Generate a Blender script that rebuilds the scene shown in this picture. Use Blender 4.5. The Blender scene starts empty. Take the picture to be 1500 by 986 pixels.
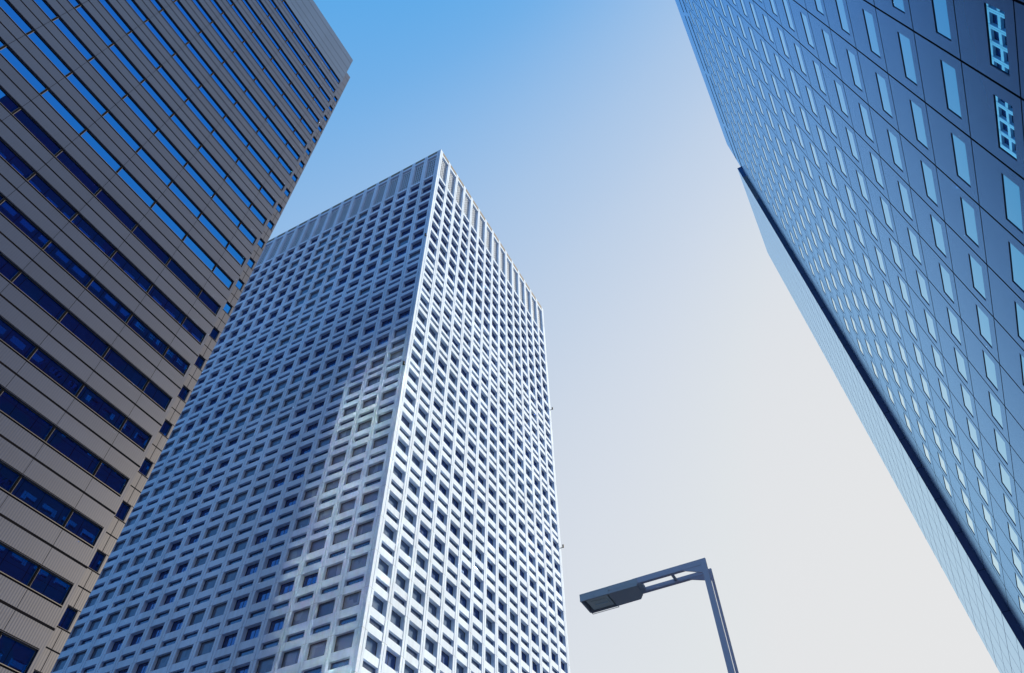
import bpy, math, random
from mathutils import Matrix, Vector

random.seed(7)
scene = bpy.context.scene
COL = scene.collection

# ------------------------------------------------------------------ camera
# world axes: +Y runs along the street (the towers are parallel to it), +X to the right
F_PX, PITCH, ROLL, AZ = 1021.9343, 0.8923, -0.0161, 0.4802
EYE = 1.6


def cam_axes():
    c, s = math.cos(PITCH), math.sin(PITCH)
    fwd, up, rt = Vector((0, c, s)), Vector((0, -s, c)), Vector((1, 0, 0))
    cr, sr = math.cos(ROLL), math.sin(ROLL)
    r2, u2 = cr * rt + sr * up, -sr * rt + cr * up
    ca, sa = math.cos(AZ), math.sin(AZ)
    rot = lambda d: Vector((d.x * ca - d.y * sa, d.x * sa + d.y * ca, d.z))
    return rot(r2), rot(u2), rot(fwd)


RT, UP, FWD = cam_axes()
cam_data = bpy.data.cameras.new("camera")
cam = bpy.data.objects.new("camera", cam_data)
COL.objects.link(cam)
m = Matrix.Identity(4)
for i in range(3):
    m[i][0], m[i][1], m[i][2] = RT[i], UP[i], -FWD[i]
m[2][3] = EYE
cam.matrix_world = m
cam_data.sensor_width = 36.0
cam_data.lens = F_PX / 1500 * 36.0
cam_data.clip_start, cam_data.clip_end = 0.1, 6000
scene.camera = cam

# ------------------------------------------------------------------ sky, sun, exposure
EXPOSURE = 0.78
BACK_GAIN = 1.12
SUN_EL = math.radians(33)
SUN_DIR = Vector((0.52 * math.cos(SUN_EL), 0.854 * math.cos(SUN_EL), math.sin(SUN_EL))).normalized()
world = bpy.data.worlds.new("World")
scene.world = world
world.use_nodes = True
nt = world.node_tree
bg = nt.nodes["Background"]
sky = nt.nodes.new("ShaderNodeTexSky")
sky.sky_type = "NISHITA"
sky.sun_disc = False
sky.sun_elevation = SUN_EL
sky.sun_rotation = math.atan2(SUN_DIR.x, SUN_DIR.y)
sky.air_density, sky.dust_density, sky.ozone_density = 1.2, 2.5, 3.0
WN, WL = nt.nodes, nt.links


def wmath(op, a, b=None, c=None):
    n = WN.new("ShaderNodeMath")
    n.operation = op
    for i, x in enumerate((a, b, c)):
        if x is None:
            continue
        if isinstance(x, (int, float)):
            n.inputs[i].default_value = x
        else:
            WL.new(x, n.inputs[i])
    return n.outputs[0]


# thin city haze over the clear sky: it whitens towards the horizon and towards the sun
wtc = WN.new("ShaderNodeTexCoord")
wsep = WN.new("ShaderNodeSeparateXYZ")
WL.new(wtc.outputs["Generated"], wsep.inputs[0])
wdot = WN.new("ShaderNodeVectorMath")
wdot.operation = "DOT_PRODUCT"
WL.new(wtc.outputs["Generated"], wdot.inputs[0])
wdot.inputs[1].default_value = SUN_DIR
elev = wmath("ARCSINE", wmath("MINIMUM", wmath("MAXIMUM", wsep.outputs[2], 0.0), 1.0))
away = wmath("ARCCOSINE", wmath("MINIMUM", wmath("MAXIMUM", wdot.outputs["Value"], -1.0), 1.0))
mixed = wmath("MULTIPLY_ADD", away, 0.8, elev)                       # radians
pos = wmath("MULTIPLY", mixed, 180 / math.pi / 200)
ramp = WN.new("ShaderNodeValToRGB")
ramp.color_ramp.interpolation = "B_SPLINE"
stops = [(0, 1.0), (45, 1.0), (62, 0.95), (76, 0.86), (90, 0.66), (100, 0.51), (108, 0.37), (116, 0.20), (126, 0.10), (150, 0.04)]
el_ = ramp.color_ramp.elements
for i, (x, v) in enumerate(stops):
    e = el_[i] if i < 2 else el_.new(x / 200)
    e.position = x / 200
    e.color = (v, v, v, 1)
WL.new(pos, ramp.inputs[0])
G = 10 / 2 ** EXPOSURE
haze = WN.new("ShaderNodeMix")
haze.data_type = "RGBA"
WL.new(ramp.outputs[0], haze.inputs["Factor"])
haze.inputs["A"].default_value = (0.002 * G, 0.36 * G, 0.86 * G, 1)
haze.inputs["B"].default_value = (0.79 * G, 0.795 * G, 0.80 * G, 1)
cap = WN.new("ShaderNodeMix")
cap.data_type = "RGBA"
cap.blend_type = "DARKEN"
cap.inputs["Factor"].default_value = 1
WL.new(sky.outputs[0], cap.inputs["A"])
cap.inputs["B"].default_value = (0.80 * G, 0.80 * G, 0.82 * G, 1)
both = WN.new("ShaderNodeMix")
both.data_type = "RGBA"
both.inputs["Factor"].default_value = 0.90
WL.new(cap.outputs["Result"], both.inputs["A"])
WL.new(haze.outputs["Result"], both.inputs["B"])
# the clear sky behind the camera, opposite the sun, is the brighter and bluer half
back = WN.new("ShaderNodeMapRange")
back.interpolation_type = "SMOOTHSTEP"
WL.new(away, back.inputs["Value"])
back.inputs["From Min"].default_value, back.inputs["From Max"].default_value = math.radians(72), math.radians(125)
back.inputs["To Min"].default_value, back.inputs["To Max"].default_value = 1.0, BACK_GAIN
vm = WN.new("ShaderNodeVectorMath")
vm.operation = "SCALE"
WL.new(both.outputs["Result"], vm.inputs[0])
WL.new(back.outputs[0], vm.inputs["Scale"])
WL.new(vm.outputs[0], bg.inputs[0])
bg.inputs[1].default_value = 0.10

sun_data = bpy.data.lights.new("sun", "SUN")
sun_data.energy, sun_data.angle, sun_data.color = 5.0, math.radians(0.5), (1.0, 0.82, 0.58)
sun = bpy.data.objects.new("sun", sun_data)
COL.objects.link(sun)
sun.rotation_euler = SUN_DIR.to_track_quat("Z", "Y").to_euler()
sun.location = (60, 100, 300)

vs = scene.view_settings
vs.view_transform, vs.look, vs.exposure, vs.gamma = "Standard", "None", EXPOSURE, 1.0
scene.cycles.max_bounces = 8
scene.cycles.sample_clamp_indirect = 0.0
scene.cycles.blur_glossy = 0.0


# ------------------------------------------------------------------ materials
def new_mat(name):
    mt = bpy.data.materials.new(name)
    mt.use_nodes = True
    t = mt.node_tree
    return mt, t, t.nodes, t.links, t.nodes["Principled BSDF"]


def math_node(N, L, op, a, b=None):
    n = N.new("ShaderNodeMath")
    n.operation = op
    for i, x in enumerate((a, b)):
        if x is None:
            continue
        if isinstance(x, (int, float)):
            n.inputs[i].default_value = x
        else:
            L.new(x, n.inputs[i])
    return n.outputs[0]


def surface(name, base, rough=0.6, spec=0.5, cell=None, cell_amt=0.06, noise_scale=0.6, noise_amt=0.10,
            streak=0.0, rib=None, metallic=0.0, gloss=None):
    """a plain finish with panel-to-panel tone, blotches, rain streaks and (optionally) fine ribs"""
    mt, t, N, L, P = new_mat(name)
    tc = N.new("ShaderNodeTexCoord")
    sep = N.new("ShaderNodeSeparateXYZ")
    L.new(tc.outputs["Object"], sep.inputs[0])
    no = N.new("ShaderNodeTexNoise")
    no.inputs["Scale"].default_value = noise_scale
    no.inputs["Detail"].default_value = 5
    L.new(tc.outputs["Object"], no.inputs["Vector"])
    fac = math_node(N, L, "MULTIPLY_ADD", no.outputs["Fac"], 2 * noise_amt)
    fac.node.inputs[2].default_value = 1 - noise_amt
    if streak:
        mp = N.new("ShaderNodeMapping")
        mp.inputs["Scale"].default_value = (1.3, 1.3, 0.035)
        L.new(tc.outputs["Object"], mp.inputs[0])
        n2 = N.new("ShaderNodeTexNoise")
        n2.inputs["Scale"].default_value = 1.6
        n2.inputs["Detail"].default_value = 4
        L.new(mp.outputs[0], n2.inputs["Vector"])
        f2 = math_node(N, L, "MULTIPLY_ADD", n2.outputs["Fac"], 2 * streak)
        f2.node.inputs[2].default_value = 1 - streak
        fac = math_node(N, L, "MULTIPLY", fac, f2)
    if cell:
        cells = []
        for i, c in enumerate(cell):
            q = math_node(N, L, "DIVIDE", sep.outputs[i], c)
            cells.append(math_node(N, L, "FLOOR", q))
        cmb = N.new("ShaderNodeCombineXYZ")
        for i, c in enumerate(cells):
            L.new(c, cmb.inputs[i])
        wn = N.new("ShaderNodeTexWhiteNoise")
        wn.noise_dimensions = "3D"
        L.new(cmb.outputs[0], wn.inputs[0])
        f3 = math_node(N, L, "MULTIPLY_ADD", wn.outputs["Value"], 2 * cell_amt)
        f3.node.inputs[2].default_value = 1 - cell_amt
        fac = math_node(N, L, "MULTIPLY", fac, f3)
    mix = N.new("ShaderNodeMix")
    mix.data_type = "RGBA"
    mix.blend_type = "MULTIPLY"
    mix.inputs["Factor"].default_value = 1
    mix.inputs["A"].default_value = (*base, 1)
    L.new(fac, mix.inputs["B"])
    L.new(mix.outputs["Result"], P.inputs["Base Color"])
    P.inputs["Roughness"].default_value = rough
    P.inputs["Specular IOR Level"].default_value = spec
    P.inputs["Metallic"].default_value = metallic
    if rib:
        axis, pitch, dist = rib
        ph = math_node(N, L, "MULTIPLY", sep.outputs[axis], 2 * math.pi / pitch)
        sn = math_node(N, L, "SINE", ph)
        bp = N.new("ShaderNodeBump")
        bp.inputs["Strength"].default_value = 1.0
        bp.inputs["Distance"].default_value = dist
        L.new(sn, bp.inputs["Height"])
        L.new(bp.outputs[0], P.inputs["Normal"])
    if gloss:                                               # a polished, faintly coloured glaze over the body
        tint, graze, ior, grough = gloss
        P.inputs["Specular IOR Level"].default_value = 0.0
        g = N.new("ShaderNodeBsdfGlossy")
        g.inputs["Roughness"].default_value = grough
        lwf = N.new("ShaderNodeLayerWeight")
        lwf.inputs["Blend"].default_value = 0.5
        mr = N.new("ShaderNodeMapRange")
        mr.interpolation_type = "SMOOTHSTEP"
        L.new(lwf.outputs["Facing"], mr.inputs["Value"])
        mr.inputs["From Min"].default_value, mr.inputs["From Max"].default_value = 0.50, 0.92
        mr.inputs["To Min"].default_value, mr.inputs["To Max"].default_value = 0.05, ior
        refl = mr.outputs[0]
        tm = N.new("ShaderNodeMix")
        tm.data_type = "RGBA"
        tm.inputs["A"].default_value = (*tint, 1)
        tm.inputs["B"].default_value = (*graze, 1)
        L.new(refl, tm.inputs["Factor"])
        L.new(tm.outputs["Result"], g.inputs["Color"])
        ms = N.new("ShaderNodeMixShader")
        L.new(refl, ms.inputs[0])
        L.new(P.outputs[0], ms.inputs[1])
        L.new(g.outputs[0], ms.inputs[2])
        L.new(ms.outputs[0], N["Material Output"].inputs["Surface"])
    return mt


def glass(name, body, tint, refl, rough=0.02, wav=0.0, vary=None, graze=None, steep=False):
    """coated facade glass: a dark body under a tinted mirror coating"""
    mt, t, N, L, P = new_mat(name)
    P.inputs["Base Color"].default_value = (*body, 1)
    P.inputs["Roughness"].default_value = 0.6
    P.inputs["Specular IOR Level"].default_value = 0.0
    g = N.new("ShaderNodeBsdfGlossy")
    g.inputs["Color"].default_value = (*tint, 1)
    g.inputs["Roughness"].default_value = rough
    lw = N.new("ShaderNodeFresnel")                      # the coating's tint pales at a grazing view
    lw.inputs["IOR"].default_value = 1.5
    tm = N.new("ShaderNodeMix")
    tm.data_type = "RGBA"
    tm.inputs["A"].default_value = (*tint, 1)
    tm.inputs["B"].default_value = (*(graze or tint), 1)
    L.new(math_node(N, L, "MINIMUM", math_node(N, L, "MULTIPLY", math_node(N, L, "MAXIMUM", math_node(N, L, "SUBTRACT", lw.outputs[0], 0.11), 0.0), 2.6), 1.0), tm.inputs["Factor"])
    L.new(tm.outputs["Result"], g.inputs["Color"])
    fr = N.new("ShaderNodeFresnel")
    fr.inputs["IOR"].default_value = 1.5
    if steep:
        lwf = N.new("ShaderNodeLayerWeight")
        lwf.inputs["Blend"].default_value = 0.5
        f = math_node(N, L, "MULTIPLY_ADD", math_node(N, L, "POWER", lwf.outputs["Facing"], 2.0), 1.25)
    else:
        f = math_node(N, L, "MULTIPLY_ADD", fr.outputs[0], 1 - refl)
    f.node.inputs[2].default_value = refl
    f.node.use_clamp = True
    ms = N.new("ShaderNodeMixShader")
    L.new(f, ms.inputs[0])
    L.new(P.outputs[0], ms.inputs[1])
    L.new(g.outputs[0], ms.inputs[2])
    L.new(ms.outputs[0], N["Material Output"].inputs["Surface"])
    tc = N.new("ShaderNodeTexCoord")
    if wav:
        no = N.new("ShaderNodeTexNoise")
        no.inputs["Scale"].default_value = 0.7
        no.inputs["Detail"].default_value = 1
        L.new(tc.outputs["Object"], no.inputs["Vector"])
        bp = N.new("ShaderNodeBump")
        bp.inputs["Distance"].default_value = wav
        L.new(no.outputs["Fac"], bp.inputs["Height"])
        L.new(bp.outputs[0], g.inputs["Normal"])
    if vary:
        # what stands behind the glass: blinds, ceilings, furniture, as uneven blocks of tone
        mp = N.new("ShaderNodeMapping")
        mp.inputs["Scale"].default_value = vary[0]
        L.new(tc.outputs["Object"], mp.inputs[0])
        vo = N.new("ShaderNodeTexVoronoi")
        vo.distance = "CHEBYCHEV"
        vo.inputs["Scale"].default_value = 1
        L.new(mp.outputs[0], vo.inputs["Vector"])
        bw = N.new("ShaderNodeRGBToBW")
        L.new(vo.outputs["Color"], bw.inputs[0])
        cr = N.new("ShaderNodeValToRGB")
        cr.color_ramp.elements[0].position, cr.color_ramp.elements[1].position = 0.35, 0.85
        cr.color_ramp.elements[0].color = (*body, 1)
        cr.color_ramp.elements[1].color = (*vary[1], 1)
        L.new(bw.outputs[0], cr.inputs[0])
        L.new(cr.outputs[0], P.inputs["Base Color"])
    return mt


M = {}
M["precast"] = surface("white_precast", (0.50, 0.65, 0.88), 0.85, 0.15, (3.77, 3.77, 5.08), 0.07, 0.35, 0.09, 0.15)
M["groove"] = surface("joint_sealant", (0.05, 0.05, 0.055), 0.8, 0.2)
M["soffit_wall"] = M["precast"]
M["mid_frame"] = surface("dark_window_frame", (0.03, 0.03, 0.035), 0.8, 0.05)
M["mid_clear"] = glass("middle_clear_glass", (0.018, 0.026, 0.072), (0.30, 0.50, 1.0), 0.22, 0.012, 0.0004,
                       ((0.9, 0.9, 0.5), (0.05, 0.06, 0.12)))
M["mid_blind"] = glass("middle_glass_over_blind", (0.075, 0.095, 0.150), (0.5, 0.7, 1.0), 0.05, 0.012, 0.0004,
                       ((0.7, 0.7, 0.28), (0.13, 0.16, 0.23)))
M["mid_shade"] = glass("middle_glass_over_drapes", (0.075, 0.095, 0.155), (0.42, 0.66, 1.0), 0.20, 0.012, 0.0004,
                       ((2.2, 2.2, 0.25), (0.085, 0.10, 0.14)))
M["slot"] = glass("slot_glass", (0.022, 0.026, 0.040), (0.50, 0.66, 1.0), 0.16, 0.02, 0.0004)
M["grille"] = surface("metal_screen", (0.44, 0.54, 0.70), 0.6, 0.3)
M["dark_void"] = surface("void_shade_backing", (0.012, 0.013, 0.018), 0.9, 0.1)
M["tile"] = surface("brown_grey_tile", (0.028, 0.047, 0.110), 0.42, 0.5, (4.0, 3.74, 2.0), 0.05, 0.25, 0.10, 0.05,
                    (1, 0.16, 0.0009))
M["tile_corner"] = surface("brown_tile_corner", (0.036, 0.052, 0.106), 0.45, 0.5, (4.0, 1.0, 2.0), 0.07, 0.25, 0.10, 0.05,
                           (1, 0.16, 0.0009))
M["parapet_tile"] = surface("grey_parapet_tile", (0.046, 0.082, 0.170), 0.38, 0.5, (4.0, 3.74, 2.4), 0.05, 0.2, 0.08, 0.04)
M["joint"] = surface("black_joint", (0.007, 0.008, 0.012), 0.9, 0.0)
M["alu"] = surface("grey_aluminium", (0.12, 0.125, 0.14), 0.4, 0.5, metallic=0.3)
M["left_glass"] = glass("blue_coated_glass", (0.016, 0.011, 0.042), (0.02, 0.235, 0.71), 0.86, 0.008, 0.0006,
                        ((0.3, 0.55, 0.5), (0.010, 0.022, 0.045)))
M["granite"] = surface("blue_grey_granite", (0.064, 0.060, 0.098), 0.5, 0.5, (3.3, 3.3, 3.71), 0.06, 0.5, 0.16, 0.03,
                       (1, 0.085, 0.0012), 0.0, ((0.12, 0.42, 1.0), (0.46, 0.76, 1.0), 0.85, 0.24))
M["right_frame"] = surface("slate_frame", (0.03, 0.036, 0.07), 0.5, 0.3)
M["right_glass"] = glass("sky_mirror_glass", (0.012, 0.02, 0.04), (0.08, 0.57, 1.0), 0.14, 0.006, 0.0003, None, (0.86, 1, 1), True)
M["wing_glass"] = glass("wing_curtain_glass", (0.02, 0.03, 0.07), (0.44, 0.72, 1.0), 0.85, 0.05, 0.001, None, (0.60, 0.82, 1.0))
M["wing_joint"] = surface("wing_joint", (0.20, 0.30, 0.44), 0.6, 0.3)
M["wing_end"] = surface("dark_blue_wing_panel", (0.045, 0.052, 0.145), 0.4, 0.4, (3.3, 3.3, 3.71), 0.10)
M["wing_louvre"] = surface("grey_lilac_louvre", (0.13, 0.13, 0.17), 0.5, 0.3, (3.3, 3.3, 0.5), 0.12)
M["wing_cap"] = surface("blue_cap_panel", (0.03, 0.09, 0.30), 0.4, 0.3)
M["roof"] = surface("roof_felt", (0.18, 0.18, 0.18), 0.9)
M["lamp_paint"] = surface("lamp_grey_paint", (0.60, 0.50, 0.60), 0.45, 0.5, None, 0, 3.0, 0.06)
M["lamp_head"] = surface("lamp_head_paint", (0.52, 0.47, 0.50), 0.45, 0.5, None, 0, 4.0, 0.08)
M["lamp_bright"] = surface("lamp_bare_aluminium", (0.75, 0.75, 0.76), 0.35, 0.5)
M["lamp_glass"] = glass("lamp_cover_glass", (0.05, 0.05, 0.055), (0.9, 0.9, 0.92), 0.10, 0.08)
M["lamp_reflector"] = surface("lamp_reflector", (0.85, 0.76, 0.68), 0.4, 0.5)
M["black"] = surface("black_fitting", (0.008, 0.008, 0.01), 0.6, 0.2)
M["asphalt"] = surface("asphalt", (0.05, 0.05, 0.052), 0.9, 0.3, None, 0, 2.0, 0.2)
M["paving"] = surface("stone_paving", (0.38, 0.37, 0.36), 0.8, 0.3, (0.6, 0.6, 10), 0.10, 1.0, 0.12)
M["ground"] = surface("city_ground", (0.10, 0.10, 0.10), 0.95, 0.2, None, 0, 0.05, 0.2)
M["kerb"] = surface("concrete_kerb", (0.34, 0.34, 0.33), 0.85, 0.3)
M["paint"] = surface("road_paint", (0.75, 0.75, 0.73), 0.7, 0.3)


# ------------------------------------------------------------------ mesh helpers
class MB:
    def __init__(self):
        self.v, self.f, self.m = [], [], []

    def quad(self, a, b, c, d, mi=0):
        n = len(self.v)
        self.v += [tuple(a), tuple(b), tuple(c), tuple(d)]
        self.f.append((n, n + 1, n + 2, n + 3))
        self.m.append(mi)

    def box(self, lo, hi, mi=0):
        x0, y0, z0 = (min(a, b) for a, b in zip(lo, hi))
        x1, y1, z1 = (max(a, b) for a, b in zip(lo, hi))
        n = len(self.v)
        self.v += [(x0, y0, z0), (x1, y0, z0), (x1, y1, z0), (x0, y1, z0),
                   (x0, y0, z1), (x1, y0, z1), (x1, y1, z1), (x0, y1, z1)]
        for f in ((0, 3, 2, 1), (4, 5, 6, 7), (0, 1, 5, 4), (1, 2, 6, 5), (2, 3, 7, 6), (3, 0, 4, 7)):
            self.f.append(tuple(n + i for i in f))
            self.m.append(mi)

    def prism(self, pts, z0, z1, mi=0, top=None):
        """closed prism from a counter-clockwise (x, y) outline; top = outline at z1"""
        top = top or pts
        n, k = len(self.v), len(pts)
        self.v += [(x, y, z0) for x, y in pts] + [(x, y, z1) for x, y in top]
        self.f.append(tuple(n + i for i in reversed(range(k))))
        self.f.append(tuple(n + k + i for i in range(k)))
        self.m += [mi, mi]
        for i in range(k):
            j = (i + 1) % k
            self.f.append((n + i, n + j, n + k + j, n + k + i))
            self.m.append(mi)

    def cyl(self, a, b, r, seg=12, mi=0):
        a, b = Vector(a), Vector(b)
        d = (b - a).normalized()
        x = d.orthogonal().normalized()
        y = d.cross(x)
        n = len(self.v)
        for p in (a, b):
            for i in range(seg):
                t = 2 * math.pi * i / seg
                self.v.append(tuple(p + r * (math.cos(t) * x + math.sin(t) * y)))
        for i in range(seg):
            j = (i + 1) % seg
            self.f.append((n + i, n + j, n + seg + j, n + seg + i))
            self.m.append(mi)
        self.f.append(tuple(n + i for i in reversed(range(seg))))
        self.f.append(tuple(n + seg + i for i in range(seg)))
        self.m += [mi, mi]

    def mesh(self, name, mats):
        me = bpy.data.meshes.new(name)
        me.from_pydata(self.v, [], self.f)
        for mt in mats:
            me.materials.append(mt)
        me.polygons.foreach_set("material_index", self.m)
        me.update()
        return me

    def build(self, name, mats, parent=None, **props):
        if not isinstance(mats, (list, tuple)):
            mats = [mats]
        o = bpy.data.objects.new(name, self.mesh(name, mats))
        COL.objects.link(o)
        o.parent = parent
        for k, v in props.items():
            o[k] = v
        return o


def thing(name, label, cat, loc=(0, 0, 0), group=None):
    o = bpy.data.objects.new(name, None)
    COL.objects.link(o)
    o.location = loc
    o.empty_display_size = 0.5
    o["label"], o["category"] = label, cat
    if group:
        o["group"] = group
    return o


def structure(name, mb, mats):
    o = mb.build(name, mats)
    o["kind"] = "structure"
    return o


class Plane:
    """a facade plane: at(s, z, d) with s along the wall, z up, d outwards, in the tower's own coordinates"""

    def __init__(self, origin, along, out):
        self.o, self.a, self.n = Vector(origin), Vector(along), Vector(out)
        self.flip = self.a.cross(Vector((0, 0, 1))).dot(self.n) < 0

    def at(self, s, z, d=0.0):
        return self.o + self.a * s + self.n * d + Vector((0, 0, z))

    def rect(self, mb, s0, s1, z0, z1, d=0.0, mi=0):
        q = [self.at(s0, z0, d), self.at(s1, z0, d), self.at(s1, z1, d), self.at(s0, z1, d)]
        if self.flip:
            q.reverse()
        mb.quad(*q, mi)

    def side(self, mb, s, z0, z1, d0, d1, mi=0):
        mb.quad(self.at(s, z0, d0), self.at(s, z0, d1), self.at(s, z1, d1), self.at(s, z1, d0), mi)

    def shelf(self, mb, s0, s1, z, d0, d1, mi=0):
        mb.quad(self.at(s0, z, d0), self.at(s1, z, d0), self.at(s1, z, d1), self.at(s0, z, d1), mi)

    def bar(self, mb, s0, s1, z0, z1, d0, d1, mi=0):
        """a solid bar standing on the plane between depths d0 and d1"""
        a, b = self.at(s0, z0, d0), self.at(s1, z1, d1)
        mb.box(a, b, mi)


def seen_area(p, s0, s1, z0, z1, base):
    """how large (in pixels) a facade rectangle shows in the photograph's frame"""
    pts = []
    for s, z in ((s0, z0), (s1, z0), (s1, z1), (s0, z1)):
        d = p.at(s, z) + base - Vector((0, 0, EYE))
        w = d.dot(FWD)
        if w < 0.1:
            return 0
        pts.append((750 + F_PX * d.dot(RT) / w, 493 - F_PX * d.dot(UP) / w))
    cx, cy = sum(q[0] for q in pts) / 4, sum(q[1] for q in pts) / 4
    if not (0 < cx < 1500 and 0 < cy < 986):
        return 0
    return abs(sum(pts[i][0] * pts[(i + 1) % 4][1] - pts[(i + 1) % 4][0] * pts[i][1] for i in range(4))) / 2


def window_mesh(p, s0, s1, z0, z1, d, fw, muls, into, into_pane, mi_frame=0, mi_pane=0, depth=0.06):
    """frame bars round an opening, upright mullions at the fractions `muls`, and the pane behind them"""
    p.bar(into, s0, s1, z0, z0 + fw, d, d + depth, mi_frame)
    p.bar(into, s0, s1, z1 - fw, z1, d, d + depth, mi_frame)
    p.bar(into, s0, s0 + fw, z0 + fw, z1 - fw, d, d + depth, mi_frame)
    p.bar(into, s1 - fw, s1, z0 + fw, z1 - fw, d, d + depth, mi_frame)
    for q in muls:
        c = s0 + (s1 - s0) * q
        p.bar(into, c - fw * 0.35, c + fw * 0.35, z0 + fw, z1 - fw, d, d + depth * 0.8, mi_frame)
    p.rect(into_pane, s0 + fw * 0.6, s1 - fw * 0.6, z0 + fw * 0.6, z1 - fw * 0.6, d + depth * 0.35, mi_pane)


def place_windows(root, base, specs, frame_mat, pane_mats, depth=0.06):
    """specs: (plane, s0, s1, z0, z1, depth, frame width, mullions, pane kind). The 100 that show largest
    become window parts with a pane each, the rest one counted-out part."""
    order = sorted(specs, key=lambda w: -seen_area(w[0], w[1], w[2], w[3], w[4], base))
    rest = MB()
    kinds = list(pane_mats)
    for i, (p, s0, s1, z0, z1, d, fw, muls, kind) in enumerate(order):
        if i < 100:
            fr, pa = MB(), MB()
            window_mesh(p, s0, s1, z0, z1, d, fw, muls, fr, pa, 0, 0, depth)
            f = fr.build("window", frame_mat, root)
            pa.build("pane", pane_mats[kind], f)
        else:
            window_mesh(p, s0, s1, z0, z1, d, fw, muls, rest, rest, 0, 1 + kinds.index(kind), depth)
    if rest.f:
        o = rest.build("windows", [frame_mat] + [pane_mats[k] for k in kinds], root)
        o["kind"] = "stuff"


# ------------------------------------------------------------------ ground, road, pavements
g = MB()
g.quad((-3000, -3000, -0.02), (3000, -3000, -0.02), (3000, 3000, -0.02), (-3000, 3000, -0.02))
structure("ground", g, M["ground"])
g = MB()
g.quad((-32, -400, 0), (-8, -400, 0), (-8, 600, 0), (-32, 600, 0))
structure("road", g, M["asphalt"])
g = MB()
g.box((-7.85, -400, -0.1), (10.6, 600, 0.12))
structure("pavement", g, M["paving"])
g = MB()
g.box((-40.7, -400, -0.1), (-32.15, 600, 0.12))
structure("far_pavement", g, M["paving"])
g = MB()
g.box((-8, -400, -0.1), (-7.85, 600, 0.14))
g.box((-32.15, -400, -0.1), (-32, 600, 0.14))
structure("kerb", g, M["kerb"])
g = MB()
for k in range(-30, 45):
    g.quad((-20.08, k * 10, 0.004), (-19.92, k * 10, 0.004), (-19.92, k * 10 + 5, 0.004), (-20.08, k * 10 + 5, 0.004))
g.quad((-8.6, -400, 0.004), (-8.45, -400, 0.004), (-8.45, 600, 0.004), (-8.6, 600, 0.004))
g.quad((-31.55, -400, 0.004), (-31.4, -400, 0.004), (-31.4, 600, 0.004), (-31.55, 600, 0.004))
structure("road_marking", g, M["paint"])

# ------------------------------------------------------------------ middle tower (white precast grid)
S = 0.585
MB_W = 100.3 * S
mid_base = Vector((-85.82 * S, 100 * S, 0))
mid = thing("office_tower", "white precast grid tower with deep square windows, in the middle",
            "tower", mid_base)
ZR = lambda z: z * S + EYE            # measured height over the eye -> world height
PITCH_B = 6.55 * S
MARGIN = 1.0 * S
PIER = 1.70 * S
rows = []                              # (z bottom, z top, kind)
up_tops = [267.5, 260.3, 253.2, 246.1, 239.0, 232.0, 224.9, 217.7]
for t in up_tops:
    rows.append((t - 5.35, t, "win"))
rows += [(206.7, 210.4, "win"), (203.4, 205.1, "slot"), (197.7, 201.6, "win"), (194.9, 196.4, "slot"),
         (189.2, 193.1, "win"), (186.3, 187.8, "slot"), (180.8, 184.7, "win"), (178.0, 179.6, "slot"),
         (171.8, 176.3, "win"), (168.7, 170.2, "slot"), (162.8, 167.2, "win"), (157.9, 161.1, "mid"),
         (152.6, 156.4, "mid"), (149.9, 151.1, "slot")]
z = 148.4
n = 0
while z > 12:
    t = 148.4 - 8.68 * n if n < 6 else 96.5 - 8.72 * (n - 6)
    z = t
    rows.append((t - 3.55, t, "win"))
    rows.append((t - 6.95, t - 5.35, "slot"))
    n += 1
rows = [(ZR(a), ZR(b), k) for a, b, k in rows if ZR(a) > 8]
TOP = ZR(291.6)
GR0, GR1 = ZR(269.0), ZR(288.0)
D_SP, D_WIN, D_BL, D_SLOT = -0.055, -0.72, -0.50, -0.42

plane_left = Plane((0, 0, 0), (-1, 0, 0), (0, -1, 0))
plane_right = Plane((0, 0, 0), (0, 1, 0), (1, 0, 0))
plane_back = Plane((-MB_W, 0, 0), (0, 1, 0), (-1, 0, 0))
plane_far = Plane((0, MB_W, 0), (-1, 0, 0), (0, 1, 0))
specs, wall = [], MB()


def mid_kind(side, col, zt, k):
    """which windows have their blinds down (pale, near the face) and which are clear and deep"""
    zz = (zt - EYE) / S
    if side == "left":
        if k == "mid":
            return "blind"
        if zz > 175:
            return "blind" if (6 <= col <= 8 and zz > 188) else "clear"
        if zz > 150:
            return "clear" if (col in (1, 2, 3, 4, 5, 11, 12, 13) and zz > 160) or col in (11, 12) else "blind"
        return "clear" if col in (4, 5, 9, 10) else "blind"
    if k == "mid":
        return "blind"
    if zz > 190:
        return "clear"
    if zz > 170:
        return "clear" if col > 0 else "blind"
    if col < 2 or (col < 3 and zz < 100) or (zz < 88 and col < 9) or (zz < 74 and col < 12):
        return "blind"
    return "clear"


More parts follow.
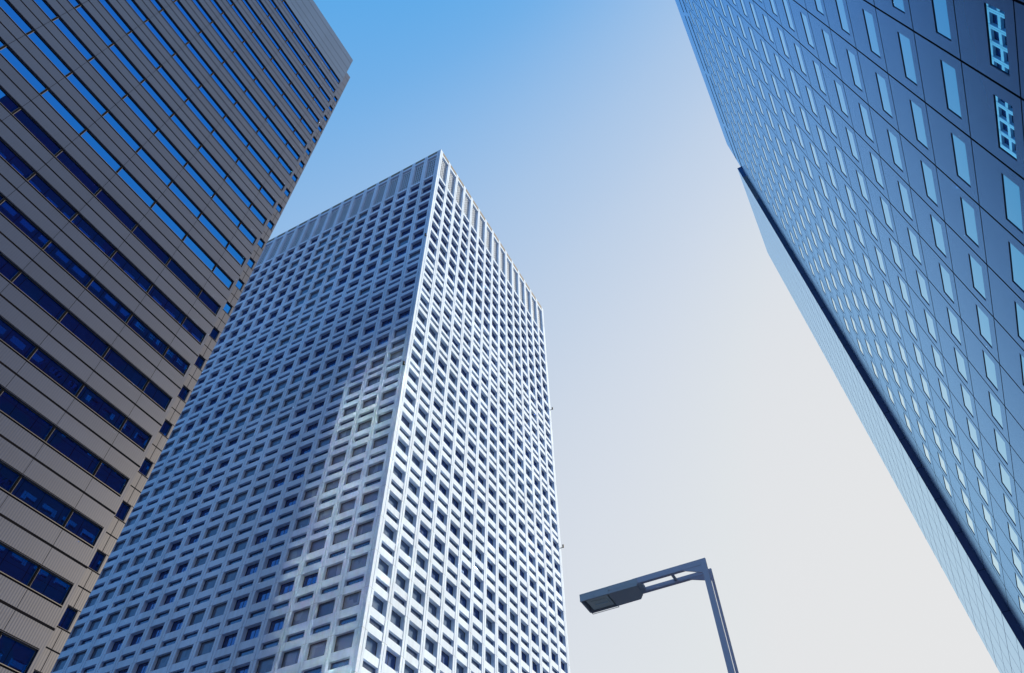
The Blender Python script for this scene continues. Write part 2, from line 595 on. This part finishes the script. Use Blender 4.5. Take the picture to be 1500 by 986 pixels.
def mid_face(p, side):
    zb, zt = 0.0, TOP
    n_b = 15
    lo = lambda c: MARGIN + c * PITCH_B + PIER / 2 - 0.03
    hi = lambda c: MARGIN + (c + 1) * PITCH_B - PIER / 2 + 0.03
    gw = 0.045
    # piers with a groove down the middle
    edges = [0.0] + [MARGIN + c * PITCH_B for c in range(n_b + 1)] + [MB_W]
    for c in range(n_b + 1):
        gx = MARGIN + c * PITCH_B
        a = 0.0 if c == 0 else hi(c - 1)
        b = MB_W if c == n_b else lo(c)
        p.rect(wall, a, gx - gw, zb, zt, 0.0)
        p.rect(wall, gx + gw, b, zb, zt, 0.0)
        p.rect(wall, gx - gw, gx + gw, zb, zt - 0.4, -0.10, 1)
        p.side(wall, gx - gw, zb, zt, 0, -0.10)
        p.side(wall, gx + gw, zb, zt, 0, -0.10)
        p.rect(wall, gx - gw, gx + gw, zt - 0.4, zt, -0.004)
        for (z0, z1, k) in rows:
            if k != "slot":
                zj = z1 + 0.02
                p.bar(wall, a + 0.002, gx - gw, zj - 0.011, zj + 0.011, 0.0, 0.003, 1)
                p.bar(wall, gx + gw, b - 0.002, zj - 0.011, zj + 0.011, 0.0, 0.003, 1)
    for c in range(n_b):
        a, b = lo(c), hi(c)
        p.side(wall, a, zb, zt, 0, D_WIN - 0.32)
        p.side(wall, b, zb, zt, 0, D_WIN - 0.32)
        # head band over the screen
        p.rect(wall, a, b, GR1, zt, D_SP)
        p.shelf(wall, a, b, GR1, D_SP, D_WIN - 0.02)
        prev = GR0
        for (z0, z1, k) in rows:
            p.rect(wall, a, b, z1, prev, D_SP)                 # spandrel above this opening
            p.shelf(wall, a, b, prev, D_SP, D_WIN - 0.02)
            p.shelf(wall, a, b, z1, D_SP, D_WIN - 0.02)
            if k == "slot":
                p.rect(wall, a, b, z0, z1, D_SLOT, 2)
            else:
                kind = mid_kind(side, c, z1, k)
                if k == "win" and random.random() < 0.05:
                    kind = "blind" if kind == "clear" else "clear"
                if kind == "clear":
                    specs.append((p, a + 0.004, b - 0.004, z0 + 0.004, z1 - 0.004, D_WIN, 0.07, (0.5,), "clear"))
                else:
                    sh = side == "right"
                    specs.append((p, a + 0.004, b - 0.004, z0 + 0.004, z1 - 0.004,
                                  (D_WIN if sh else D_BL) - random.random() * 0.015, 0.05, (),
                                  "shade" if sh else "blind"))
            prev = z0
        p.rect(wall, a, b, zb, prev, D_SP)
        p.shelf(wall, a, b, prev, D_SP, D_WIN - 0.02)


mid_face(plane_left, "left")
mid_face(plane_right, "right")
for p in (plane_back, plane_far):
    p.rect(wall, 0, MB_W, 0, TOP, 0.0)
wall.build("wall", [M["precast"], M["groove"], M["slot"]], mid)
rf = MB()
rf.box((-MB_W + 0.01, 0.01, TOP - 1.2), (-0.01, MB_W - 0.01, TOP - 0.002))
rf.build("roof", M["roof"], mid)
place_windows(mid, mid_base, specs, M["mid_frame"], {"clear": M["mid_clear"], "blind": M["mid_blind"], "shade": M["mid_shade"]})

# pierced precast screens under the roof edge: a real lattice, the dark behind it put into a near-black sheet
for p, side in ((plane_left, "left"), (plane_right, "right")):
    for c in range(15):
        a = MARGIN + c * PITCH_B + PIER / 2 - 0.026
        b = MARGIN + (c + 1) * PITCH_B - PIER / 2 + 0.026
        gm = MB()
        nx, nz = 5, 11
        d0, d1 = -0.62, -0.52
        w, h = (b - a), (GR1 - GR0)
        head = h * 0.06
        p.rect(gm, a, b, GR0, GR1, -1.02, 1)
        p.bar(gm, a, b, GR1 - head, GR1 - 0.004, d0, d1)
        px_, pz_ = w / nx, (h - head) / nz
        for i in range(nx + 1):
            cx = a + i * px_
            x0, x1 = max(a, cx - px_ * 0.15), min(b, cx + px_ * 0.15)
            p.bar(gm, x0, x1, GR0 + 0.004, GR1 - head, d0, d1)
        for j in range(nz + 1):
            cz = GR0 + j * pz_
            z0, z1 = max(GR0 + 0.004, cz - pz_ * 0.15), min(GR1 - head, cz + pz_ * 0.15)
            p.bar(gm, a, b, z0, z1, d0 + 0.003, d1 - 0.003)
        gm.build("roof_screen", [M["grille"], M["dark_void"]], mid)

# small black warning lights on the corners
for zz in (217.5, 147.5):
    for x, y in ((-0.1, -0.12), (0.12, MB_W - 0.3)):
        lm = MB()
        zc = ZR(zz)
        if y < 0:
            lm.box((x - 0.10, -0.18, zc - 0.10), (x + 0.02, 0.0, zc - 0.02))
            lm.cyl((x - 0.04, -0.36, zc - 0.28), (x - 0.04, -0.36, zc + 0.42), 0.17, 12)
            lm.box((x - 0.10, -0.4, zc - 0.10), (x + 0.02, -0.16, zc - 0.02))
        else:
            lm.box((0.0, y, zc - 0.12), (0.55, y + 0.12, zc - 0.02))
            lm.cyl((0.62, y + 0.06, zc - 0.12), (0.62, y + 0.06, zc + 0.55), 0.16, 12)
        lm.build("obstruction_light", M["black"], mid)

# ------------------------------------------------------------------ left tower (brown-grey tile bands)
S = 0.4075
ZL = lambda z: z * S + EYE
left_base = Vector((-100 * S, 0, 0))
left = thing("office_tower", "brown grey tiled tower with long ribbon windows, at the left edge of the photo", "tower", left_base)
V0, V1, VE, REC = -66 * S, 52.1 * S, 57.3 * S, 5.3 * S
pl = Plane((0, 0, 0), (0, 1, 0), (1, 0, 0))
pc = Plane((-REC, 0, 0), (0, 1, 0), (1, 0, 0))
PF = 9.816
tops = [145.85 + PF * k for k in range(-14, 14)]
ROOF_L = ZL(300.5)
wall, cor, par = MB(), MB(), MB()
specs = []
DW = -0.16
V_WE = 51.45 * S
prev = 0.0


def tile_strip(p, mb, s0, s1, z0, z1):
    p.rect(mb, s0, s1, z0, z1, 0.0, 0)


for k, t in enumerate(tops):
    zt, zb = ZL(t), ZL(t - 3.45)
    # wall between the window below (prev) and this one, split by the black joint half way
    tile_strip(pl, wall, V0, V1, prev, zb)
    tile_strip(pl, wall, V_WE, V1, zb, zt)
    pl.shelf(wall, V0, V_WE, zb, 0, DW - 0.01)
    pl.shelf(wall, V0, V_WE, zt, 0, DW - 0.01)
    pl.side(wall, V_WE, zb, zt, 0, DW - 0.01)
    if k:
        zj = (prev + zb) / 2
        pl.bar(wall, V0, V1, zj - 0.075, zj + 0.075, 0.0, 0.004, 1)
    # dark rebates over and under the ribbon, with a thin aluminium sill
    pl.bar(wall, V0, V_WE, zb - 0.10, zb - 0.02, 0.0, 0.006, 1)
    pl.bar(wall, V0, V_WE, zt + 0.02, zt + 0.07, 0.0, 0.006, 1)
    pl.bar(wall, V0, V_WE, zb - 0.02, zb + 0.02, -0.02, 0.05, 2)
    # window units
    v1 = V_WE
    v0 = V_WE - 5.6 * S
    while v0 > V0:
        specs.append((pl, v0 + 0.05, v1 - 0.05, zb + 0.025, zt - 0.01, DW, 0.045,
                      (), "glass"))
        pl.bar(wall, v0 - 0.05, v0 + 0.05, zb + 0.02, zt, DW - 0.01, -0.03, 1)
        v1 = v0
        v0 -= 9.18 * S
    prev = zt
    # recessed corner bay
    w0, w1 = 55.15 * S, 56.85 * S
zlast = prev
pl.rect(par, V0, V1, zlast, ROOF_L, 0.0)
for q in (277.9, 282.6, 288.6, 295.6):
    pl.bar(par, V0, V1, ZL(q) - 0.04, ZL(q) + 0.04, 0.0, 0.004, 1)
v = V_WE - 5.6 * S
while v > V0:                                             # upright panel joints in line with the window units
    p0 = 0.0
    for k, t in enumerate(tops):
        zb = ZL(t - 3.45)
        pl.bar(wall, v - 0.012, v + 0.012, p0 + 0.10, zb - 0.12, 0.0, 0.003, 1)
        p0 = ZL(t)
    v -= 9.18 * S
# return wall where the corner steps back, corner bay, far end, back
wall.quad((0, V1, 0), (-REC, V1, 0), (-REC, V1, ROOF_L), (0, V1, ROOF_L))
prev = 0.0
w0, w1 = 54.95 * S, 56.8 * S
for k, t in enumerate(tops):
    zt, zb = ZL(t), ZL(t - 3.2)
    pc.rect(cor, V1, VE, prev, zb)
    pc.rect(cor, V1, w0, zb, zt)
    pc.rect(cor, w1, VE, zb, zt)
    pc.shelf(cor, w0, w1, zb, 0, DW - 0.01)
    pc.shelf(cor, w0, w1, zt, 0, DW - 0.01)
    pc.side(cor, w0, zb, zt, 0, DW - 0.01)
    pc.side(cor, w1, zb, zt, 0, DW - 0.01)
    zj = (prev + zb) / 2 if k else zb - 1.3
    pc.bar(cor, V1, VE, zj - 0.045, zj + 0.045, 0.0, 0.004, 1)
    pc.bar(cor, V1, VE, zb - 0.10, zb - 0.02, 0.0, 0.005, 1)
    pc.bar(cor, V1, VE, zt + 0.01, zt + 0.05, 0.0, 0.005, 1)
    pc.bar(cor, (w0 + w1) / 2 - 0.02, (w0 + w1) / 2 + 0.02, (prev or zb - 2.6) + 0.06, zb - 0.11, 0.0, 0.003, 1)
    specs.append((pc, w0 + 0.004, w1 - 0.004, zb + 0.004, zt - 0.004, DW, 0.04, (), "glass"))
    prev = zt
pc.rect(cor, V1, VE, prev, ROOF_L)
for q in (277.9, 282.6, 288.6, 295.6):
    pc.bar(cor, V1, VE, ZL(q) - 0.04, ZL(q) + 0.04, 0.0, 0.004, 1)
BK = -38.0
wall.quad((-REC, VE, 0), (BK, VE, 0), (BK, VE, ROOF_L), (-REC, VE, ROOF_L))
wall.quad((0, V0, 0), (BK, V0, 0), (BK, V0, ROOF_L), (0, V0, ROOF_L))
wall.quad((BK, V0, 0), (BK, VE, 0), (BK, VE, ROOF_L), (BK, V0, ROOF_L))
wall.build("wall", [M["tile"], M["joint"], M["alu"]], left)
cor.build("corner_wall", [M["tile_corner"], M["joint"]], left)
par.build("parapet", [M["parapet_tile"], M["joint"]], left)
rf = MB()
rf.box((BK + 0.01, V0 + 0.01, ROOF_L - 1.0), (-REC - 0.01, VE - 0.01, ROOF_L - 0.003))
rf.box((-REC + 0.0, V0 + 0.01, ROOF_L - 1.0), (-0.01, V1 - 0.01, ROOF_L - 0.006))
rf.build("roof", M["roof"], left)
place_windows(left, left_base, specs, M["alu"], {"glass": M["left_glass"]})

# ------------------------------------------------------------------ right tower (ribbed granite, punched windows)
S = 0.1062
ZT = lambda z: z * S + EYE
right_base = Vector((100 * S, 0, 0))
right = thing("office_tower", "blue grey ribbed tower with rows of sky reflecting windows, at the right edge",
              "tower", right_base)
pr = Plane((0, 0, 0), (0, 1, 0), (-1, 0, 0))
V0, V1 = -25 * S, 608 * S
PB, PZ = 30.98 * S, 34.957 * S
VJ, ZJ = 139.14 * S, ZT(275.04)
VW, WW = 144.2 * S, 20.6 * S
ROOF_R = ZT(1122)
wall, specs = MB(), []
DR = -0.04
cols = [i for i in range(-5, 14) if V0 + 0.3 < VW + i * PB and VW + i * PB + WW < V1 - 0.2]
flr = [k for k in range(-7, 21)]
prev = 0.0
for k in flr:
    z0, z1 = ZJ + k * PZ + 5.2 * S, ZJ + k * PZ + 16.0 * S
    if z0 < 1.0:
        continue
    pr.rect(wall, V0, V1, prev, z0)
    e = V0
    for i in cols:
        a, b = VW + i * PB, VW + i * PB + WW
        pr.rect(wall, e, a, z0, z1)
        pr.side(wall, a, z0, z1, 0, DR - 0.02)
        pr.side(wall, b, z0, z1, 0, DR - 0.02)
        pr.shelf(wall, a, b, z0, 0, DR - 0.02)
        pr.shelf(wall, a, b, z1, 0, DR - 0.02)
        specs.append((pr, a + 0.003, b - 0.003, z0 + 0.003, z1 - 0.003, DR, 0.006, (), "glass"))
        e = b
    pr.rect(wall, e, V1, z0, z1)
    prev = z1
# louvre slots under the roof edge
s1, s2 = ZT(1016), ZT(1056)
SH = 8.0 * S
for zs in (s1, s2):
    pr.rect(wall, V0, V1, prev, zs)
    run, off = 3 * PB, (0 if zs == s2 else -0.35 * PB)
    v = V0 + 0.3
    e = V0
    q = VJ - 5 * PB + off
    while q < V1:
        a, b = max(q + 0.25, V0 + 0.2), min(q + run - 0.25, V1 - 0.2)
        if b > a:
            pr.rect(wall, e, a, zs, zs + SH)
            pr.rect(wall, a, b, zs, zs + SH, -0.5, 1)
            pr.shelf(wall, a, b, zs, 0, -0.5)
            pr.shelf(wall, a, b, zs + SH, 0, -0.5, 1)
            pr.side(wall, a, zs, zs + SH, 0, -0.5, 1)
            pr.side(wall, b, zs, zs + SH, 0, -0.5, 1)
            e = b
        q += run
    pr.rect(wall, e, V1, zs, zs + SH)
    prev = zs + SH
pr.rect(wall, V0, V1, prev, ROOF_R)
# joints: broad upright ones on every bay, thin level ones on every floor
i = -5
while VJ + i * PB < V1:
    v = VJ + i * PB
    if v > V0:
        pr.bar(wall, v - 0.045, v + 0.045, 0.2, s1 - 0.3, 0.0, 0.003, 1)
    i += 1
for k in range(-7, 22):
    zz = ZJ + k * PZ
    if zz > 0.5:
        pr.bar(wall, V0, V1, zz - 0.024, zz + 0.024, 0.0, 0.0045, 1)
BK = 36.0
for y in (V0, V1):
    wall.quad((0, y, 0), (BK, y, 0), (BK, y, ROOF_R), (0, y, ROOF_R))
wall.quad((BK, V0, 0), (BK, V1, 0), (BK, V1, ROOF_R), (BK, V0, ROOF_R))
wall.build("wall", [M["granite"], M["joint"]], right)
rf = MB()
rf.box((0.01, V0 + 0.01, ROOF_R - 1.0), (BK - 0.01, V1 - 0.01, ROOF_R - 0.003))
rf.build("roof", M["roof"], right)
place_windows(right, right_base, specs, M["right_frame"], {"glass": M["right_glass"]}, 0.022)

# the glazed wing beyond, standing a little proud of the main face
WU = -5.3 * S
W0, W1 = 609 * S, 790 * S
WTOP = ZT(1036)
wg = MB()
pw = Plane((WU, 0, 0), (0, 1, 0), (-1, 0, 0))
pe = Plane((WU, W0, 0), (1, 0, 0), (0, -1, 0))
pw.rect(wg, W0, W1, 0, WTOP, 0, 0)
k = 0
while W0 + k * PB * 1.05 < W1:
    v = W0 + k * PB * 1.05
    if k:
        pw.bar(wg, v - 0.03, v + 0.03, 0, WTOP - 0.5, 0, 0.004, 1)
    k += 1
for k in range(-7, 22):
    zz = ZJ + k * PZ
    if 0.5 < zz < WTOP - 1:
        pw.bar(wg, W0, W1, zz - 0.03, zz + 0.03, 0, 0.006, 1)
        pw.bar(wg, W0, W1, zz + 0.45 * PZ - 0.015, zz + 0.45 * PZ + 0.015, 0, 0.006, 1)
wg.quad((WU, W1, 0), (BK - 2, W1, 0), (BK - 2, W1, WTOP), (WU, W1, WTOP), 2)
wg.quad((BK - 2, W0, 0), (BK - 2, W1, 0), (BK - 2, W1, WTOP), (BK - 2, W0, WTOP), 2)
wing = wg.build("glass_wing", [M["wing_glass"], M["wing_joint"], M["wing_end"]], right)
we = MB()
z1_, z2_ = ZT(930), ZT(1004)
pe.rect(we, 0, BK - 2 - WU, 0, z1_, 0)
pe.rect(we, 0, BK - 2 - WU, z1_, z2_, 0, 2)
pe.rect(we, 0, BK - 2 - WU, z2_, WTOP, 0, 3)
for k in range(-7, 22):
    zz = ZJ + k * PZ
    if 0.5 < zz < WTOP - 1:
        pe.bar(we, 0, 3.0, zz - 0.02, zz + 0.02, 0, 0.004, 1)
we.build("end_wall", [M["wing_end"], M["joint"], M["wing_louvre"], M["wing_cap"]], wing)
rf = MB()
rf.box((WU + 0.01, W0 + 0.01, WTOP - 0.8), (BK - 2.01, W1 - 0.01, WTOP - 0.003))
rf.build("wing_roof", M["roof"], wing)

# ------------------------------------------------------------------ unseen glazed tower, added behind the camera as source of the bounced light
# its panes throw sunlight back on the shaded side of the white tower
M["rear_glass"] = glass("rear_reflector_glass", (0.03, 0.03, 0.03), (0.95, 0.97, 0.92), 0.95, 0.115)
M["rear_frame"] = surface("rear_stone", (0.05, 0.06, 0.08), 0.7)
rear_base = Vector((14.5, -45.0, 0))
rear = thing("reflector_tower", "unseen mirror glazed tower, added behind the viewer to throw sunlight back", "tower", rear_base)
pq = Plane((0, 0, 0), (-1, 0, 0), (0, 1, 0))
RH, RWD, RD = 173.0, 16.0, 26.0
wall, specs = MB(), []
prev = 0.0
k = 0
while 5 + k * 4.5 + 3 < RH:
    z0, z1 = 5 + k * 4.5, 5 + k * 4.5 + 3.0
    pq.rect(wall, 0, RWD, prev, z0)
    e = 0.0
    for i in range(5):
        a, b = 0.3 + i * 3.1, 0.3 + i * 3.1 + 2.9
        pq.rect(wall, e, a, z0, z1)
        e = b
        for s_ in (a, b):
            pq.side(wall, s_, z0, z1, 0, -0.12)
        for z_ in (z0, z1):
            pq.shelf(wall, a, b, z_, 0, -0.12)
        specs.append((pq, a + 0.003, b - 0.003, z0 + 0.003, z1 - 0.003, -0.1, 0.04, (),
                      "glass" if k % 3 != 2 and (k * 7 + i * 5) % 11 != 3 else "blind"))  # dull panes are set in to break up the thrown light
    pq.rect(wall, e, RWD, z0, z1)
    prev = z1
    k += 1
pq.rect(wall, 0, RWD, prev, RH)
wall.quad((0, 0, 0), (0, -RD, 0), (0, -RD, RH), (0, 0, RH))
wall.quad((-RWD, 0, 0), (-RWD, -RD, 0), (-RWD, -RD, RH), (-RWD, 0, RH))
wall.quad((0, -RD, 0), (-RWD, -RD, 0), (-RWD, -RD, RH), (0, -RD, RH))
wall.quad((0, 0, RH), (-RWD, 0, RH), (-RWD, -RD, RH), (0, -RD, RH))
wall.build("wall", M["rear_frame"], rear)
place_windows(rear, rear_base, specs, M["joint"], {"glass": M["rear_glass"], "blind": M["mid_shade"]})

# ------------------------------------------------------------------ street lamp
K = 0.8
LX, LY, LZ = -2.40 * K, 13.16 * K, 8.4 * K + EYE - 0.12
lamp = thing("street_lamp", "grey twin blade street lamp with a flat box head against the pale sky",
             "street lamp", (LX, LY, 0.12))
TH, WB = 0.034, 0.092                                       # blade thickness (along the street) and breadth
GAP = 0.30
ARM = -(5.28 - 2.40) * K                                    # tip of the head
HIN = -(3.93 - 2.40) * K                                    # inner end of the head
for k, y in enumerate((0.0, GAP)):
    b = MB()
    b.box((-WB if k == 0 else -0.040, y, 0.02), (0, y + TH, LZ if k == 0 else LZ - 0.03))
    b.build("pole", M["lamp_paint"], lamp)
    b = MB()
    b.box((HIN - 0.08, y + 0.001, LZ - WB - 0.012), (-WB if k == 0 else -0.04, y + TH - 0.001, LZ - 0.0005 - 0.03 * k))
    b.box((HIN - 0.08, y - 0.002 + TH, LZ - WB - 0.014), (-WB - 0.04, y + TH + 0.03, LZ - WB))
    # knee gusset
    n = len(b.v)
    yy0, yy1 = y + 0.006, y + TH - 0.006
    e0 = -WB if k == 0 else -0.04
    tri = [(e0, LZ - WB - 0.012), (-WB - 0.34, LZ - WB - 0.012), (e0, LZ - WB - 0.15)]
    b.v += [(x, yy0, z) for x, z in tri] + [(x, yy1, z) for x, z in tri]
    for f in ((0, 1, 2), (3, 5, 4), (0, 3, 4, 1), (1, 4, 5, 2), (2, 5, 3, 0)):
        b.f.append(tuple(n + q for q in f))
        b.m.append(0)
    b.build("arm", M["lamp_paint"], lamp)
for x, zc in ((-(3.19 - 2.40) * K, LZ - WB * 0.6),):
    b = MB()
    b.cyl((x, TH, zc), (x, GAP, zc), 0.026, 14)
    b.build("spacer", M["lamp_head"], lamp)
b = MB()
for zc in (1.2, 2.9, 4.6):
    b.cyl((-0.02, TH, zc), (-0.02, GAP, zc), 0.022, 12)
b.build("pole_spacer", M["lamp_head"], lamp)
b = MB()
b.box((-0.3, -0.12, 0.0), (0.2, GAP + TH + 0.12, 0.02))
for x in (-0.25, 0.15):
    for y in (-0.07, GAP + TH + 0.07):
        b.cyl((x, y, 0.02), (x, y, 0.07), 0.018, 6)
b.build("base_plate", M["lamp_head"], lamp)
# head: a shallow housing, its glass half hollowed below
HW = 0.455
h0, h1 = LZ - 0.15, LZ - 0.008
mid_x = -(4.60 - 2.40) * K
hd = MB()
y0, y1 = -0.008, HW
# rear (solid) half with splayed far corner
rear = [(HIN, y0), (HIN, y1 - 0.13), (HIN - 0.09, y1), (mid_x, y1), (mid_x, y0)]
rear_lo = [(HIN - 0.02, y0 + 0.0), (HIN - 0.03, y1 - 0.15), (HIN - 0.11, y1 - 0.02), (mid_x, y1 - 0.012), (mid_x, y0 + 0.0)]
hd.prism(rear_lo, h0, h0 + 0.05, 0, rear)
hd.prism(rear, h0 + 0.05, h1, 0)
# front half: top plate and three rims round the hollow
hd.box((ARM, y0, h1 - 0.03), (mid_x, y1, h1 - 0.001))
hd.box((ARM, y0, h0 + 0.002), (mid_x, y0 + 0.022, h1 - 0.03))
hd.box((ARM, y0 + 0.022, h0 + 0.01), (ARM + 0.03, y1 - 0.02, h1 - 0.03))
hd.box((mid_x - 0.02, y0 + 0.022, h0 + 0.002), (mid_x, y1 - 0.02, h1 - 0.03))
hd.box((ARM + 0.02, y1 - 0.02, h0 + 0.004), (mid_x, y1, h1 - 0.03))
hd.cyl((ARM + 0.27, y0, h0 + 0.04), (ARM + 0.27, y0 - 0.012, h0 + 0.04), 0.012, 8)
hd.cyl((mid_x + 0.01, y0, h0 + 0.07), (mid_x + 0.01, y0 - 0.012, h0 + 0.07), 0.016, 8)
hd.box((HIN - 0.02, y0 + 0.03, h0 + 0.03), (HIN + 0.05, y1 - 0.19, h1 - 0.02))
for q in range(5):
    hd.box((HIN + 0.0, y1 - 0.17 + q * 0.0, h0 + 0.04 + q * 0.02), (HIN + 0.012, y0 + 0.05, h0 + 0.05 + q * 0.02))
head = hd.build("lamp_head", M["lamp_head"], lamp)
bv = head.modifiers.new("bevel", "BEVEL")
bv.width, bv.segments, bv.limit_method = 0.006, 2, "ANGLE"
fl = MB()
fl.box((ARM + 0.03, y1 + 0.022, h0 + 0.000), (mid_x - 0.005, y1 + 0.029, h0 + 0.008))
for x in (ARM + 0.03, mid_x - 0.013):
    fl.box((x, y1 - 0.01, h0 + 0.001), (x + 0.008, y1 + 0.0215, h0 + 0.007))
fl.build("cover_latch", M["lamp_head"], head)
rl = MB()
rl.box((ARM + 0.09, y0 + 0.07, h0 + 0.030), (mid_x - 0.06, y1 - 0.05, h0 + 0.085))
rl.prism([(ARM + 0.16, y0 + 0.13), (mid_x - 0.10, y0 + 0.13), (mid_x - 0.10, y1 - 0.15), (ARM + 0.16, y1 - 0.15)], h0 + 0.012, h0 + 0.0295)
rl.build("reflector", M["lamp_reflector"], head)
bl = MB()
bl.cyl((ARM + 0.20, (y0 + y1) / 2, h0 + 0.006), (mid_x - 0.12, (y0 + y1) / 2, h0 + 0.006), 0.014, 12)
bl.build("bulb", M["lamp_bright"], head)
